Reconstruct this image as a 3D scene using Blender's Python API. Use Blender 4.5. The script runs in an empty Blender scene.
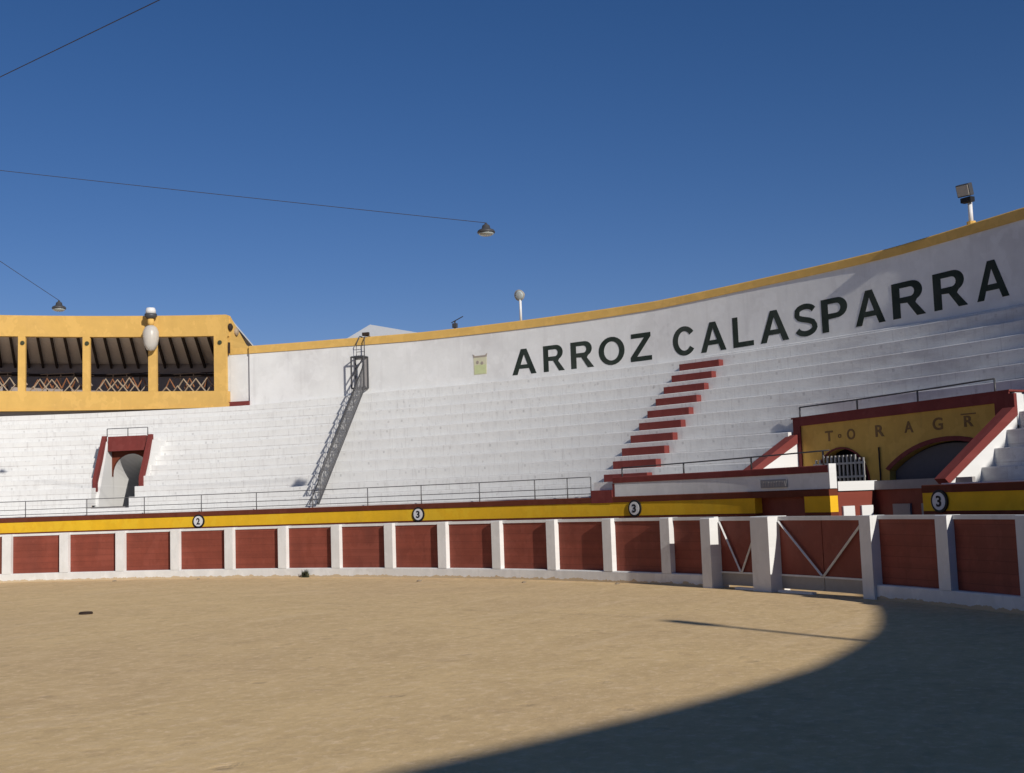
import bpy, bmesh, math, random
from mathutils import Vector, Matrix, Quaternion
random.seed(7)
S = bpy.context.scene
C = S.collection
RAD = math.radians
PI = math.pi

# ------------------------------------------------------------------ camera, world, sun
# world origin = centre of the sand ring, azimuth measured clockwise from +Y
R = 27.27                      # radius of the wooden barrier
cam_d = bpy.data.cameras.new('camera')
cam = bpy.data.objects.new('camera', cam_d)
C.objects.link(cam)
fw = Vector((0.858859, 0.502925, 0.097093)); rt = Vector((0.507904, -0.860728, -0.034365)); up = Vector((-0.066288, -0.078828, 0.994682))
M = Matrix((rt, up, -fw)).transposed().to_4x4()
M.translation = Vector((0.0, -21.513316, 1.960334))
cam.matrix_world = M
cam_d.sensor_width = 36.0
cam_d.lens = 1190.64 / 1024.0 * 36.0
cam_d.clip_start = 0.05
cam_d.clip_end = 5000
S.camera = cam

SUN_AZ, SUN_EL = 207.5, 25.0
w = bpy.data.worlds.new('World'); S.world = w; w.use_nodes = True
nt = w.node_tree
sky = nt.nodes.new('ShaderNodeTexSky'); sky.sky_type = 'NISHITA'; sky.sun_disc = False
sky.sun_elevation = RAD(SUN_EL); sky.sun_rotation = RAD(SUN_AZ)
sky.altitude = 1200; sky.air_density = 1.0; sky.dust_density = 0.0; sky.ozone_density = 4.0
bg = nt.nodes['Background']; bg.inputs['Strength'].default_value = 0.067
hs = nt.nodes.new('ShaderNodeHueSaturation'); hs.inputs['Saturation'].default_value = 1.22
tint = nt.nodes.new('ShaderNodeMix'); tint.data_type = 'RGBA'; tint.blend_type = 'MULTIPLY'; tint.inputs[0].default_value = 1.0; tint.inputs[7].default_value = (1.18, 0.87, 0.95, 1)
nt.links.new(sky.outputs[0], hs.inputs['Color']); nt.links.new(hs.outputs[0], tint.inputs[6]); nt.links.new(tint.outputs[2], bg.inputs[0])

sl = bpy.data.lights.new('sun', 'SUN'); sl.energy = 4.4; sl.angle = RAD(0.53); sl.color = (1.0, 0.945, 0.86)
so = bpy.data.objects.new('sun', sl); C.objects.link(so)
sv = Vector((math.sin(RAD(SUN_AZ)) * math.cos(RAD(SUN_EL)), math.cos(RAD(SUN_AZ)) * math.cos(RAD(SUN_EL)), math.sin(RAD(SUN_EL))))
so.rotation_euler = sv.to_track_quat('Z', 'Y').to_euler(); so.location = sv * 80

S.view_settings.view_transform = 'Standard'; S.view_settings.look = 'None'
S.view_settings.exposure = 0.0; S.view_settings.gamma = 1.0; S.view_settings.use_curve_mapping = False
S.cycles.max_bounces = 6; S.cycles.diffuse_bounces = 4

# ------------------------------------------------------------------ materials
def new_mat(name, rough=0.85, spec=0.25):
    m = bpy.data.materials.new(name); m.use_nodes = True
    b = m.node_tree.nodes['Principled BSDF']
    b.inputs['Roughness'].default_value = rough
    b.inputs['Specular IOR Level'].default_value = spec
    return m, m.node_tree, b

def N(t, kind, **kw):
    n = t.nodes.new(kind)
    for k, v in kw.items():
        if hasattr(n, k): setattr(n, k, v)
        else: n.inputs[k].default_value = v
    return n

def mix(t, fac, a, b, mode='MIX'):
    n = t.nodes.new('ShaderNodeMix'); n.data_type = 'RGBA'; n.blend_type = mode
    for sock, v in ((n.inputs[0], fac), (n.inputs[6], a), (n.inputs[7], b)):
        if isinstance(v, bpy.types.NodeSocket): t.links.new(v, sock)
        elif isinstance(v, (int, float)): sock.default_value = v
        else: sock.default_value = (*v, 1.0)
    return n.outputs[2]

def rng(t, v, a, b, c=0.0, d=1.0):
    n = t.nodes.new('ShaderNodeMapRange'); n.inputs[1].default_value = a; n.inputs[2].default_value = b
    n.inputs[3].default_value = c; n.inputs[4].default_value = d
    t.links.new(v, n.inputs[0]); return n.outputs[0]

def mth(t, op, a, b=None):
    n = t.nodes.new('ShaderNodeMath'); n.operation = op
    for i, v in enumerate((a, b)):
        if v is None: continue
        if isinstance(v, bpy.types.NodeSocket): t.links.new(v, n.inputs[i])
        else: n.inputs[i].default_value = v
    return n.outputs[0]

def coords(t):
    g = t.nodes.new('ShaderNodeNewGeometry')
    return g.outputs['Position']

def noise(t, vec, scale, detail=4, rough=0.55, scl=None):
    if scl is not None:
        mp = t.nodes.new('ShaderNodeMapping'); mp.inputs['Scale'].default_value = scl
        t.links.new(vec, mp.inputs[0]); vec = mp.outputs[0]
    n = N(t, 'ShaderNodeTexNoise', Scale=scale, Detail=detail, Roughness=rough)
    t.links.new(vec, n.inputs['Vector']); return n.outputs[0]

def bump(t, b, h, strength=0.3, dist=0.02):
    n = N(t, 'ShaderNodeBump', Strength=strength, Distance=dist)
    t.links.new(h, n.inputs['Height']); t.links.new(n.outputs[0], b.inputs['Normal'])

def polar_vec(t):
    """(azimuth in metres along the wall, radius, height) of the shaded point"""
    p = coords(t); s = t.nodes.new('ShaderNodeSeparateXYZ'); t.links.new(p, s.inputs[0])
    az = mth(t, 'ARCTAN2', s.outputs[0], s.outputs[1])
    c = t.nodes.new('ShaderNodeCombineXYZ')
    t.links.new(mth(t, 'MULTIPLY', az, 33.0), c.inputs[0]); t.links.new(s.outputs[2], c.inputs[2])
    return c.outputs[0], az, s.outputs[2]

def paint(name, base, var=0.10, dirt=(0.25, 0.22, 0.19), dirt_amt=0.25, streak=0.25, rough=0.85, bstr=0.25, scale=1.0, boards=0):
    m, t, b = new_mat(name, rough)
    v, az, z = polar_vec(t)
    big = noise(t, v, 0.35 * scale, 5, 0.6)
    mid = noise(t, v, 2.2 * scale, 5, 0.65)
    fine = noise(t, v, 16 * scale, 4, 0.6)
    stk = noise(t, v, 1.0, 4, 0.6, (5.0, 1.0, 0.35))
    dark = tuple(c * (1 - var) for c in base); light = tuple(min(0.9, c * (1 + var)) for c in base)
    col = mix(t, rng(t, mid, 0.3, 0.7), dark, light)
    col = mix(t, rng(t, big, 0.52, 0.75, 0, dirt_amt), col, dirt)
    col = mix(t, rng(t, stk, 0.55, 0.8, 0, streak), col, dirt)
    pat = noise(t, v, 1.1 * scale, 3, 0.75, (1.0, 1.0, 0.8))
    col = mix(t, rng(t, pat, 0.53, 0.545, 0, 0.30 if 'paint' in name or 'letter' in name or 'board' in name else 0.22), col, tuple(min(0.8, c * 1.22 + 0.012) for c in base))
    chip = noise(t, v, 9.0, 5, 0.75)
    col = mix(t, rng(t, chip, 0.69, 0.71, 0, 0.55 if 'white' not in name else 0.25), col, (0.40, 0.37, 0.33))
    h = fine
    if name == 'whitewash_plinth':
        spl = noise(t, v, 3.0, 4, 0.6)
        col = mix(t, mth(t, 'LESS_THAN', z, mth(t, 'MULTIPLY', mth(t, 'POWER', spl, 2.0), 0.22)), col, (0.50, 0.40, 0.27))
    if boards:
        fr = mth(t, 'FRACT', mth(t, 'MULTIPLY', z, boards))
        gap = mth(t, 'LESS_THAN', fr, 0.06)
        tone = noise(t, v, 1.0, 1, 0.5, (0.25, 1.0, boards * 1.0))
        col = mix(t, rng(t, tone, 0.35, 0.65, 0.0, 0.35), col, tuple(c * 0.6 for c in base))
        grain = noise(t, v, 1.0, 5, 0.7, (1.5, 1.0, 45.0))
        col = mix(t, rng(t, grain, 0.58, 0.8, 0, 0.22), col, tuple(min(1, c * 1.6 + 0.02) for c in base))
        col = mix(t, mth(t, 'MULTIPLY', gap, 0.4), col, tuple(c * 0.3 for c in base))
        h = mth(t, 'SUBTRACT', fine, mth(t, 'MULTIPLY', gap, 1.5))
    t.links.new(col, b.inputs['Base Color'])
    bump(t, b, h, bstr, 0.012)
    return m

def plain(name, base, rough=0.6, metal=0.0, var=0.12):
    m, t, b = new_mat(name, rough)
    n = noise(t, coords(t), 9.0, 4)
    t.links.new(mix(t, n, tuple(c * (1 - var) for c in base), tuple(min(1, c * (1 + var)) for c in base)), b.inputs['Base Color'])
    b.inputs['Metallic'].default_value = metal
    return m

WHITE = (0.66, 0.66, 0.65)
MAT = {}
MAT['white'] = paint('whitewash', WHITE, 0.05, (0.40, 0.38, 0.37), 0.22, 0.22)
MAT['white_wall'] = paint('whitewash_high_wall', (0.69, 0.69, 0.68), 0.05, (0.42, 0.40, 0.405), 0.55, 0.30, scale=0.8)
MAT['plinth'] = paint('whitewash_plinth', (0.65, 0.65, 0.64), 0.06, (0.42, 0.36, 0.28), 0.25, 0.2)
MAT['red_paint'] = paint('maroon_paint', (0.165, 0.034, 0.030), 0.12, (0.09, 0.03, 0.025), 0.3, 0.3)
MAT['stripe'] = paint('maroon_stripe_paint', (0.125, 0.030, 0.014), 0.12, (0.06, 0.03, 0.02), 0.3, 0.3)
MAT['boards'] = paint('red_barrier_boards', (0.225, 0.056, 0.036), 0.14, (0.10, 0.04, 0.035), 0.4, 0.25, rough=0.7, boards=5.2)
MAT['gate_red'] = paint('red_gate_metal', (0.18, 0.040, 0.026), 0.10, (0.10, 0.03, 0.025), 0.3, 0.25, rough=0.6)
MAT['yellow'] = paint('yellow_band_paint', (0.74, 0.43, 0.018), 0.08, (0.50, 0.32, 0.06), 0.22, 0.2)
MAT['ochre'] = paint('ochre_gallery_paint', (0.62, 0.385, 0.11), 0.06, (0.48, 0.30, 0.12), 0.35, 0.25)
MAT['ochre_dark'] = paint('ochre_portal_paint', (0.52, 0.31, 0.07), 0.08, (0.30, 0.18, 0.06), 0.4, 0.4)
MAT['letter'] = paint('green_black_lettering', (0.020, 0.030, 0.024), 0.3, (0.075, 0.08, 0.07), 0.45, 0.5)
MAT['glyph'] = paint('dark_faded_lettering', (0.19, 0.105, 0.042), 0.2, (0.25, 0.14, 0.05), 0.4, 0.3)
MAT['dark_metal'] = plain('dark_grey_metal', (0.075, 0.075, 0.08), 0.5, 0.3)
MAT['rail_grey'] = plain('grey_rail_paint', (0.14, 0.14, 0.145), 0.55, 0.2)
MAT['white_metal'] = plain('white_painted_metal', (0.66, 0.66, 0.66), 0.45)
MAT['grey'] = plain('grey_concrete', (0.30, 0.285, 0.28), 0.85)
MAT['dirty_grey'] = plain('dirty_grey_metal', (0.36, 0.33, 0.29), 0.7)
MAT['black'] = plain('near_black', (0.012, 0.012, 0.014), 0.6)
MAT['ceiling'] = plain('ceiling_boards', (0.74, 0.66, 0.60), 0.85)
MAT['rafter'] = plain('dark_rafters', (0.035, 0.022, 0.016), 0.8)
MAT['back'] = plain('gallery_back_wall', (0.34, 0.29, 0.27), 0.9)
MAT['dark_room'] = plain('dark_interior', (0.05, 0.045, 0.045), 0.9)
MAT['rust'] = plain('rust_orange_metal', (0.28, 0.12, 0.055), 0.7)
MAT['cream'] = plain('cream_metal', (0.36, 0.28, 0.20), 0.6)
MAT['wire'] = plain('cable_sheath', (0.05, 0.045, 0.05), 0.6)
MAT['crest_cream'] = plain('crest_cream', (0.55, 0.53, 0.38), 0.8)
MAT['crest_green'] = plain('crest_green', (0.50, 0.54, 0.30), 0.8)
MAT['crest_brown'] = plain('crest_brown', (0.32, 0.28, 0.24), 0.8)
MAT['weed'] = plain('dark_weed', (0.05, 0.055, 0.03), 0.9)
MAT['glass'] = plain('lamp_glass', (0.38, 0.42, 0.42), 0.15)
MAT['bulb'] = plain('frosted_lamp_glass', (0.66, 0.63, 0.58), 0.35)
MAT['roof_pale'] = plain('pale_fibre_roof', (0.52, 0.53, 0.54), 0.8)
MAT['earth'] = plain('outer_ground', (0.26, 0.21, 0.15), 0.95)
MAT['dark_fill'] = plain('dark_grey_fill', (0.085, 0.075, 0.085), 0.6)
MAT['bar_grey'] = plain('weathered_white_bars', (0.30, 0.29, 0.28), 0.6)
MAT['plaque'] = plain('plaque_grey', (0.24, 0.24, 0.25), 0.5)

MAT['bulb'].node_tree.nodes['Principled BSDF'].inputs['Transmission Weight'].default_value = 0.30
def seat_material():
    m, t, b = new_mat('whitewashed_seating', 0.88)
    v, az, z = polar_vec(t)
    big = noise(t, v, 0.28, 5, 0.62); mid = noise(t, v, 1.9, 6, 0.7); fine = noise(t, v, 14, 4, 0.6)
    col = mix(t, rng(t, mid, 0.3, 0.7), (0.65, 0.65, 0.64), (0.71, 0.71, 0.695))
    col = mix(t, rng(t, big, 0.5, 0.75, 0, 0.22), col, (0.48, 0.46, 0.45))
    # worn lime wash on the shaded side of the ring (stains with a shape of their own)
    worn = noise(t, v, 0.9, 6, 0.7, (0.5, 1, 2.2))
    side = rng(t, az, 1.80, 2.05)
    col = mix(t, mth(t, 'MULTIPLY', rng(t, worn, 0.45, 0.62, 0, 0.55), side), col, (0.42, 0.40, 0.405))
    # seat divisions, one thin joint every half metre, shifted from row to row, and small painted seat numbers
    row = mth(t, 'FLOOR', mth(t, 'DIVIDE', mth(t, 'SUBTRACT', z, 2.051), 0.368))
    u = mth(t, 'ADD', mth(t, 'MULTIPLY', az, 62.0), mth(t, 'MULTIPLY', row, 0.37))
    fr = mth(t, 'FRACT', u)
    joint = mth(t, 'LESS_THAN', fr, 0.045)
    brk = noise(t, v, 2.5, 3, 0.6)
    col = mix(t, mth(t, 'MULTIPLY', joint, rng(t, brk, 0.42, 0.62, 0.0, 0.34)), col, (0.36, 0.34, 0.33))
    zf = mth(t, 'FRACT', mth(t, 'DIVIDE', mth(t, 'SUBTRACT', z, 2.051), 0.368))
    num = mth(t, 'MULTIPLY', mth(t, 'LESS_THAN', mth(t, 'ABSOLUTE', mth(t, 'SUBTRACT', fr, 0.5)), 0.07),
              mth(t, 'LESS_THAN', mth(t, 'ABSOLUTE', mth(t, 'SUBTRACT', zf, 0.72)), 0.11))
    col = mix(t, mth(t, 'MULTIPLY', num, rng(t, brk, 0.46, 0.62, 0.0, 0.40)), col, (0.30, 0.29, 0.29))
    # grime streaks and spots, and a broken darker band along each riser's foot
    drip = noise(t, v, 1.0, 5, 0.65, (7.0, 1.0, 1.4))
    col = mix(t, rng(t, drip, 0.52, 0.72, 0, 0.35), col, (0.40, 0.385, 0.375))
    spot = noise(t, v, 6.5, 2, 0.5)
    col = mix(t, rng(t, spot, 0.66, 0.74, 0, 0.40), col, (0.36, 0.345, 0.33))
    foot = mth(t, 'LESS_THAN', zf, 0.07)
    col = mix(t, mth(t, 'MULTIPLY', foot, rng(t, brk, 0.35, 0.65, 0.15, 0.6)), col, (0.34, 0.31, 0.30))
    t.links.new(col, b.inputs['Base Color'])
    bump(t, b, fine, 0.3, 0.015)
    return m
MAT['seats'] = seat_material()

def sand_material():
    m, t, b = new_mat('arena_sand', 0.95, 0.15)
    p = coords(t)
    big = noise(t, p, 0.12, 5, 0.6)
    mid = noise(t, p, 0.9, 6, 0.7)
    fine = noise(t, p, 7.0, 6, 0.75)
    grain = noise(t, p, 60.0, 3, 0.7)
    col = mix(t, rng(t, mid, 0.3, 0.7), (0.62, 0.445, 0.228), (0.75, 0.545, 0.285))
    col = mix(t, rng(t, big, 0.45, 0.7, 0, 0.35), col, (0.54, 0.375, 0.225))
    foot = noise(t, p, 2.6, 3, 0.6)
    col = mix(t, rng(t, foot, 0.54, 0.70, 0, 0.45), col, (0.80, 0.60, 0.36))
    col = mix(t, rng(t, foot, 0.44, 0.30, 0, 0.40), col, (0.46, 0.32, 0.185))
    col = mix(t, rng(t, fine, 0.52, 0.66, 0, 0.75), col, (0.84, 0.63, 0.39))
    col = mix(t, rng(t, fine, 0.48, 0.25, 0, 0.35), col, (0.44, 0.305, 0.175))
    col = mix(t, rng(t, grain, 0.55, 0.8, 0, 0.3), col, (0.36, 0.26, 0.17))
    # scattered hoof and foot prints, and a few paler drag marks
    vo_ = t.nodes.new('ShaderNodeTexVoronoi'); vo_.inputs['Scale'].default_value = 1.7; t.links.new(p, vo_.inputs['Vector'])
    pr_ = mth(t, 'MULTIPLY', rng(t, vo_.outputs['Distance'], 0.20, 0.12, 0, 1), rng(t, mid, 0.48, 0.56, 0, 1))
    col = mix(t, mth(t, 'MULTIPLY', pr_, 0.30), col, (0.42, 0.30, 0.18))
    drag = noise(t, p, 1.0, 3, 0.5, (0.25, 1.6, 1.0))
    col = mix(t, rng(t, drag, 0.60, 0.66, 0, 0.22), col, (0.80, 0.61, 0.38))
    t.links.new(col, b.inputs['Base Color'])
    h = mth(t, 'ADD', mth(t, 'MULTIPLY', fine, 0.6), mth(t, 'MULTIPLY', foot, 0.8))
    h = mth(t, 'SUBTRACT', h, mth(t, 'MULTIPLY', pr_, 0.5))
    h = mth(t, 'ADD', h, mth(t, 'MULTIPLY', grain, 0.12))
    bump(t, b, h, 0.40, 0.04)
    return m
MAT['sand'] = sand_material()

# ------------------------------------------------------------------ helpers
def P(az, r, z):
    a = RAD(az); return Vector((r * math.sin(a), r * math.cos(a), z))

def thing(name, label, cat, loc=(0, 0, 0), group=None, kind=None):
    o = bpy.data.objects.new(name, None); o.location = loc; o.empty_display_size = 0.3; C.objects.link(o)
    tag(o, label, cat, group, kind); return o

def tag(o, label=None, cat=None, group=None, kind=None):
    if label: o['label'] = label
    if cat: o['category'] = cat
    if group: o['group'] = group
    if kind: o['kind'] = kind
    return o

def root_loc(o):
    l = Vector((0, 0, 0))
    while o is not None:
        l += Vector(o.location); o = o.parent
    return l

def obj(name, bm, m, parent=None, smooth=False, origin=None, bevel=0.0, label=None):
    """bm holds world coordinates; linked as one mesh object under parent (parents are never rotated when this runs)"""
    base = root_loc(parent) if parent else Vector((0, 0, 0))
    org = Vector(origin) if origin is not None else base
    bmesh.ops.translate(bm, verts=bm.verts, vec=-org)
    bmesh.ops.recalc_face_normals(bm, faces=bm.faces)
    me = bpy.data.meshes.new(name); bm.to_mesh(me); bm.free()
    me.materials.append(MAT[m])
    if smooth:
        for p in me.polygons: p.use_smooth = True
    o = bpy.data.objects.new(name, me); C.objects.link(o)
    o.location = org - base
    if parent: o.parent = parent
    if bevel:
        b = o.modifiers.new('bevel', 'BEVEL'); b.width = bevel; b.segments = 2; b.limit_method = 'ANGLE'
    if label: o['label'] = label
    return o

def lerp(tab, x):
    if x <= tab[0][0]: return tab[0][1]
    for (a, u), (b, v) in zip(tab, tab[1:]):
        if x <= b: return u + (v - u) * (x - a) / (b - a)
    return tab[-1][1]

def arc(bm, a0, a1, prof, step=0.75, cap=True):
    """sweep a closed (radius, height) profile along the ring; prof may be a function of azimuth"""
    full = abs(a1 - a0) >= 359.999
    n = max(1, int(math.ceil(abs(a1 - a0) / step)))
    rings = []
    for i in range(n if full else n + 1):
        a = a0 + (a1 - a0) * i / n
        pr = prof(a) if callable(prof) else prof
        rings.append([bm.verts.new(P(a, r, z)) for r, z in pr])
    k = len(rings[0])
    for i in range(n):
        A = rings[i]; B = rings[(i + 1) % len(rings)]
        for j in range(k):
            bm.faces.new((A[j], A[(j + 1) % k], B[(j + 1) % k], B[j]))
    if not full and cap:
        bm.faces.new(rings[0]); bm.faces.new(rings[-1][::-1])
    return bm

def rect(r0, r1, z0, z1): return [(r0, z0), (r0, z1), (r1, z1), (r1, z0)]
def crect(r0, r1, z0, z1, c=0.02):      # top inner edge worn round
    return [(r0, z0), (r0, z1 - c), (r0 + c * 0.35, z1 - c * 0.35), (r0 + c, z1), (r1, z1), (r1, z0)]

def BM(): return bmesh.new()

def prism(bm, poly, to3d, d0, d1):
    """poly: outline [(u,v)]; to3d(u, v, depth)"""
    A = [bm.verts.new(to3d(u, v, d0)) for u, v in poly]
    B = [bm.verts.new(to3d(u, v, d1)) for u, v in poly]
    n = len(poly)
    bm.faces.new(A); bm.faces.new(B[::-1])
    for i in range(n):
        bm.faces.new((A[i], B[i], B[(i + 1) % n], A[(i + 1) % n]))
    return bm

def holed(bm, outer, holes, to3d, d0, d1):
    """panel with holes: triangulated front and back plus all side walls"""
    from mathutils.geometry import tessellate_polygon
    loops = [outer] + holes
    flat = [p for l in loops for p in l]
    tris = tessellate_polygon([[Vector((u, v, 0)) for u, v in l] for l in loops])
    A = [bm.verts.new(to3d(u, v, d0)) for u, v in flat]; B = [bm.verts.new(to3d(u, v, d1)) for u, v in flat]
    for t3 in tris:
        try:
            bm.faces.new([A[i] for i in t3]); bm.faces.new([B[i] for i in t3][::-1])
        except ValueError: pass
    s = 0
    for l in loops:
        n = len(l)
        for i in range(n):
            a, b = s + i, s + (i + 1) % n
            bm.faces.new((A[a], B[a], B[b], A[b]))
        s += n
    return bm

def tube(bm, pts, r, n=6, closed=False):
    pts = [Vector(p) for p in pts]; rings = []
    for i, p in enumerate(pts):
        if i == 0: d = pts[1] - p
        elif i == len(pts) - 1: d = p - pts[i - 1]
        else: d = (pts[i + 1] - pts[i - 1])
        q = d.normalized().to_track_quat('Z', 'Y')
        rr = r[i] if isinstance(r, (list, tuple)) else r
        rings.append([bm.verts.new(p + q @ Vector((rr * math.cos(2 * PI * k / n), rr * math.sin(2 * PI * k / n), 0))) for k in range(n)])
    for A, B in zip(rings, rings[1:]):
        for k in range(n): bm.faces.new((A[k], A[(k + 1) % n], B[(k + 1) % n], B[k]))
    bm.faces.new(rings[0][::-1]); bm.faces.new(rings[-1])
    return bm

def lathe(bm, base, prof, n=20, axis=Vector((0, 0, 1))):
    q = axis.normalized().to_track_quat('Z', 'Y'); rings = []
    for r, z in prof:
        rings.append([bm.verts.new(Vector(base) + q @ Vector((max(r, 1e-4) * math.cos(2 * PI * k / n), max(r, 1e-4) * math.sin(2 * PI * k / n), z))) for k in range(n)])
    for A, B in zip(rings, rings[1:]):
        for k in range(n): bm.faces.new((A[k], A[(k + 1) % n], B[(k + 1) % n], B[k]))
    bm.faces.new(rings[0][::-1]); bm.faces.new(rings[-1])
    return bm

def frame_box(bm, base, az, sx, sy, sz, dz=0.0, tilt=0.0):
    """box centred on base: sx across, sy along the radius, sz high"""
    a = RAD(az); ex = Vector((math.cos(a), -math.sin(a), 0)); ey = Vector((math.sin(a), math.cos(a), 0)); ez = Vector((0, 0, 1))
    if tilt:
        ey2 = ey * math.cos(tilt) + ez * math.sin(tilt); ez = ez * math.cos(tilt) - ey * math.sin(tilt); ey = ey2
    vs = []
    for x in (-1, 1):
        for y in (-1, 1):
            for z in (-1, 1):
                vs.append(bm.verts.new(Vector(base) + ex * x * sx / 2 + ey * y * sy / 2 + ez * (z * sz / 2 + dz)))
    for f in ((0, 1, 3, 2), (4, 6, 7, 5), (0, 4, 5, 1), (2, 3, 7, 6), (0, 2, 6, 4), (1, 5, 7, 3)):
        bm.faces.new([vs[i] for i in f])
    return bm

def local(az):
    """frame of a flat wall facing the ring centre: x to the right seen from the ring, y outwards"""
    a = RAD(az); ex = Vector((math.cos(a), -math.sin(a), 0)); ey = Vector((math.sin(a), math.cos(a), 0))
    return lambda x, z, y: ex * x + ey * y + Vector((0, 0, z))

def text_bm(ch, height, width, to3d, d0, d1, offset=0.0, x0=0.0, z0=0.0):
    cu = bpy.data.curves.new('t', 'FONT'); cu.body = ch; cu.size = 1.0; cu.offset = offset; cu.extrude = 0.5; cu.resolution_u = 5
    o = bpy.data.objects.new('t', cu); C.objects.link(o)
    dg = bpy.context.evaluated_depsgraph_get(); dg.update()
    me = bpy.data.meshes.new_from_object(o.evaluated_get(dg))
    bpy.data.objects.remove(o); bpy.data.curves.remove(cu)
    xs = [v.co.x for v in me.vertices]; ys = [v.co.y for v in me.vertices]
    ax, bx, ay, by = min(xs), max(xs), min(ys), max(ys)
    bm = bmesh.new(); bm.from_mesh(me); bpy.data.meshes.remove(me)
    for v in bm.verts:
        u = x0 + (v.co.x - ax) / (bx - ax) * width; h = z0 + (v.co.y - ay) / (by - ay) * height
        v.co = to3d(u, h, d0 if v.co.z > 0 else d1)
    return bm

def thick(path, hw_x, hw_y=None):
    """outline of a stroke with square ends along a path"""
    hw_y = hw_y or hw_x; L, Rr = [], []
    for i, (x, y) in enumerate(path):
        a = path[max(0, i - 1)]; b = path[min(len(path) - 1, i + 1)]
        dx, dy = b[0] - a[0], b[1] - a[1]; l = math.hypot(dx, dy) or 1
        nx, ny = -dy / l * hw_x, dx / l * hw_y
        L.append((x + nx, y + ny)); Rr.append((x - nx, y - ny))
    return L + Rr[::-1]
def ell(cx, cy, rx, ry, t0, t1, n):
    return [(cx + rx * math.cos(RAD(t0 + (t1 - t0) * i / n)), cy + ry * math.sin(RAD(t0 + (t1 - t0) * i / n))) for i in range(n + 1)]
def bold(ch):
    """bold grotesque capitals in a unit box: list of (outline, holes)"""
    if ch == 'A': return [([(0, 0), (.385, 1), (.615, 1), (1, 0), (.785, 0), (.70, .23), (.295, .23), (.215, 0)], [[(.355, .385), (.645, .385), (.5, .79)]])]
    if ch == 'L': return [([(0, 0), (0, 1), (.26, 1), (.26, .165), (1, .165), (1, 0)], [])]
    if ch == 'Z': return [([(0, 0), (0, .155), (.66, .835), (.05, .835), (.05, 1), (.97, 1), (.97, .855), (.31, .165), (1, .165), (1, 0)], [])]
    if ch == 'O': return [(ell(.5, .5, .51, .52, 0, 345, 23), [ell(.5, .5, .30, .355, 0, 345, 23)])]
    if ch == 'C': return [(thick(ell(.52, .5, .40, .425, 36, 324, 26), .115, .085), [])]
    if ch == 'P': return [([(0, 0), (0, 1)] + [(.55, 1)] + ell(.62, .70, .38, .30, 82, -82, 12) + [(.26, .38), (.26, 0)], [[(.26, .84), (.26, .545), (.55, .545)] + ell(.58, .6925, .16, .1475, -70, 70, 6) + [(.55, .84)]])]
    if ch == 'R': return [([(0, 0), (0, 1), (.58, 1)] + ell(.60, .715, .33, .285, 80, -62, 12) + [(.70, .38), (1, 0), (.73, 0), (.46, .40), (.24, .415), (.24, 0)], [[(.24, .84), (.24, .57), (.56, .57)] + ell(.56, .705, .13, .135, -75, 75, 6) + [(.56, .84)]])]
    if ch == 'S':
        p = ell(.50, .715, .385, .205, 22, 150, 9) + [(.145, .66), (.22, .585), (.36, .54), (.64, .475), (.80, .41), (.865, .31)] + ell(.50, .285, .385, .205, -12, -160, 10)
        return [(thick(p, .11, .085), [])]
def bold_bm(ch, height, width, to3d, d0, d1, x0, z0):
    bm = bmesh.new()
    for out, holes in bold(ch):
        m = lambda p: (x0 + p[0] * width, z0 + p[1] * height)
        holed(bm, [m(p) for p in out], [[m(p) for p in h] for h in holes], to3d, d0, d1)
    return bm

def dup(o, parent=None, rot=None):
    c = o.copy(); C.objects.link(c); c.parent = parent
    if rot is not None: c.rotation_euler = (0, 0, rot)
    return c

# ------------------------------------------------------------------ ground
bm = BM(); vs = [bm.verts.new((x, y, -0.03)) for x, y in ((-1500, -1500), (1500, -1500), (1500, 1500), (-1500, 1500))]; bm.faces.new(vs)
tag(obj('ground', bm, 'earth'), kind='structure')
bm = BM()
rings = []; RR = [0.01, 3, 6, 9, 12, 15, 18, 21, 24, 26, 27.6, 28.9]
for rr in RR:
    rings.append([bm.verts.new((rr * math.sin(2 * PI * k / 96), rr * math.cos(2 * PI * k / 96), 0.012 * math.sin(k * 0.7 + rr) if 0.5 < rr < 26 else 0)) for k in range(96)])
for A, B in zip(rings, rings[1:]):
    for k in range(96): bm.faces.new((A[k], A[(k + 1) % 96], B[(k + 1) % 96], B[k]))
tag(obj('sand', bm, 'sand', smooth=True), 'raked pale sand floor of the bullring', None, None, 'structure')

# ------------------------------------------------------------------ grandstand
W0 = R + 1.6          # front wall
S0 = R + 3.12         # first riser
ZS = 2.05; RISE = 0.368; DEPTH = 0.425; NR = 11
UW = R + 7.8          # high wall
ZU = ZS + RISE * NR
CTOP = [(0, 8.3), (74, 8.23), (80, 8.22), (85, 8.17), (101, 8.14), (107.8, 8.25), (114.7, 8.32), (118.8, 8.44), (121, 8.49), (130, 8.45),
        (145, 8.40), (156, 8.62), (166, 8.85), (173, 9.15), (184, 9.95), (200, 10.0), (260, 9.0), (360, 8.3)]
ctop = lambda a: lerp(CTOP, a % 360)

gs = thing('grandstand', 'whitewashed curved grandstand of seating tiers with yellow and maroon striped front wall', 'grandstand')
DOOR = (115.7, 118.7); GATE = (120.2, 125.3)
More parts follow.
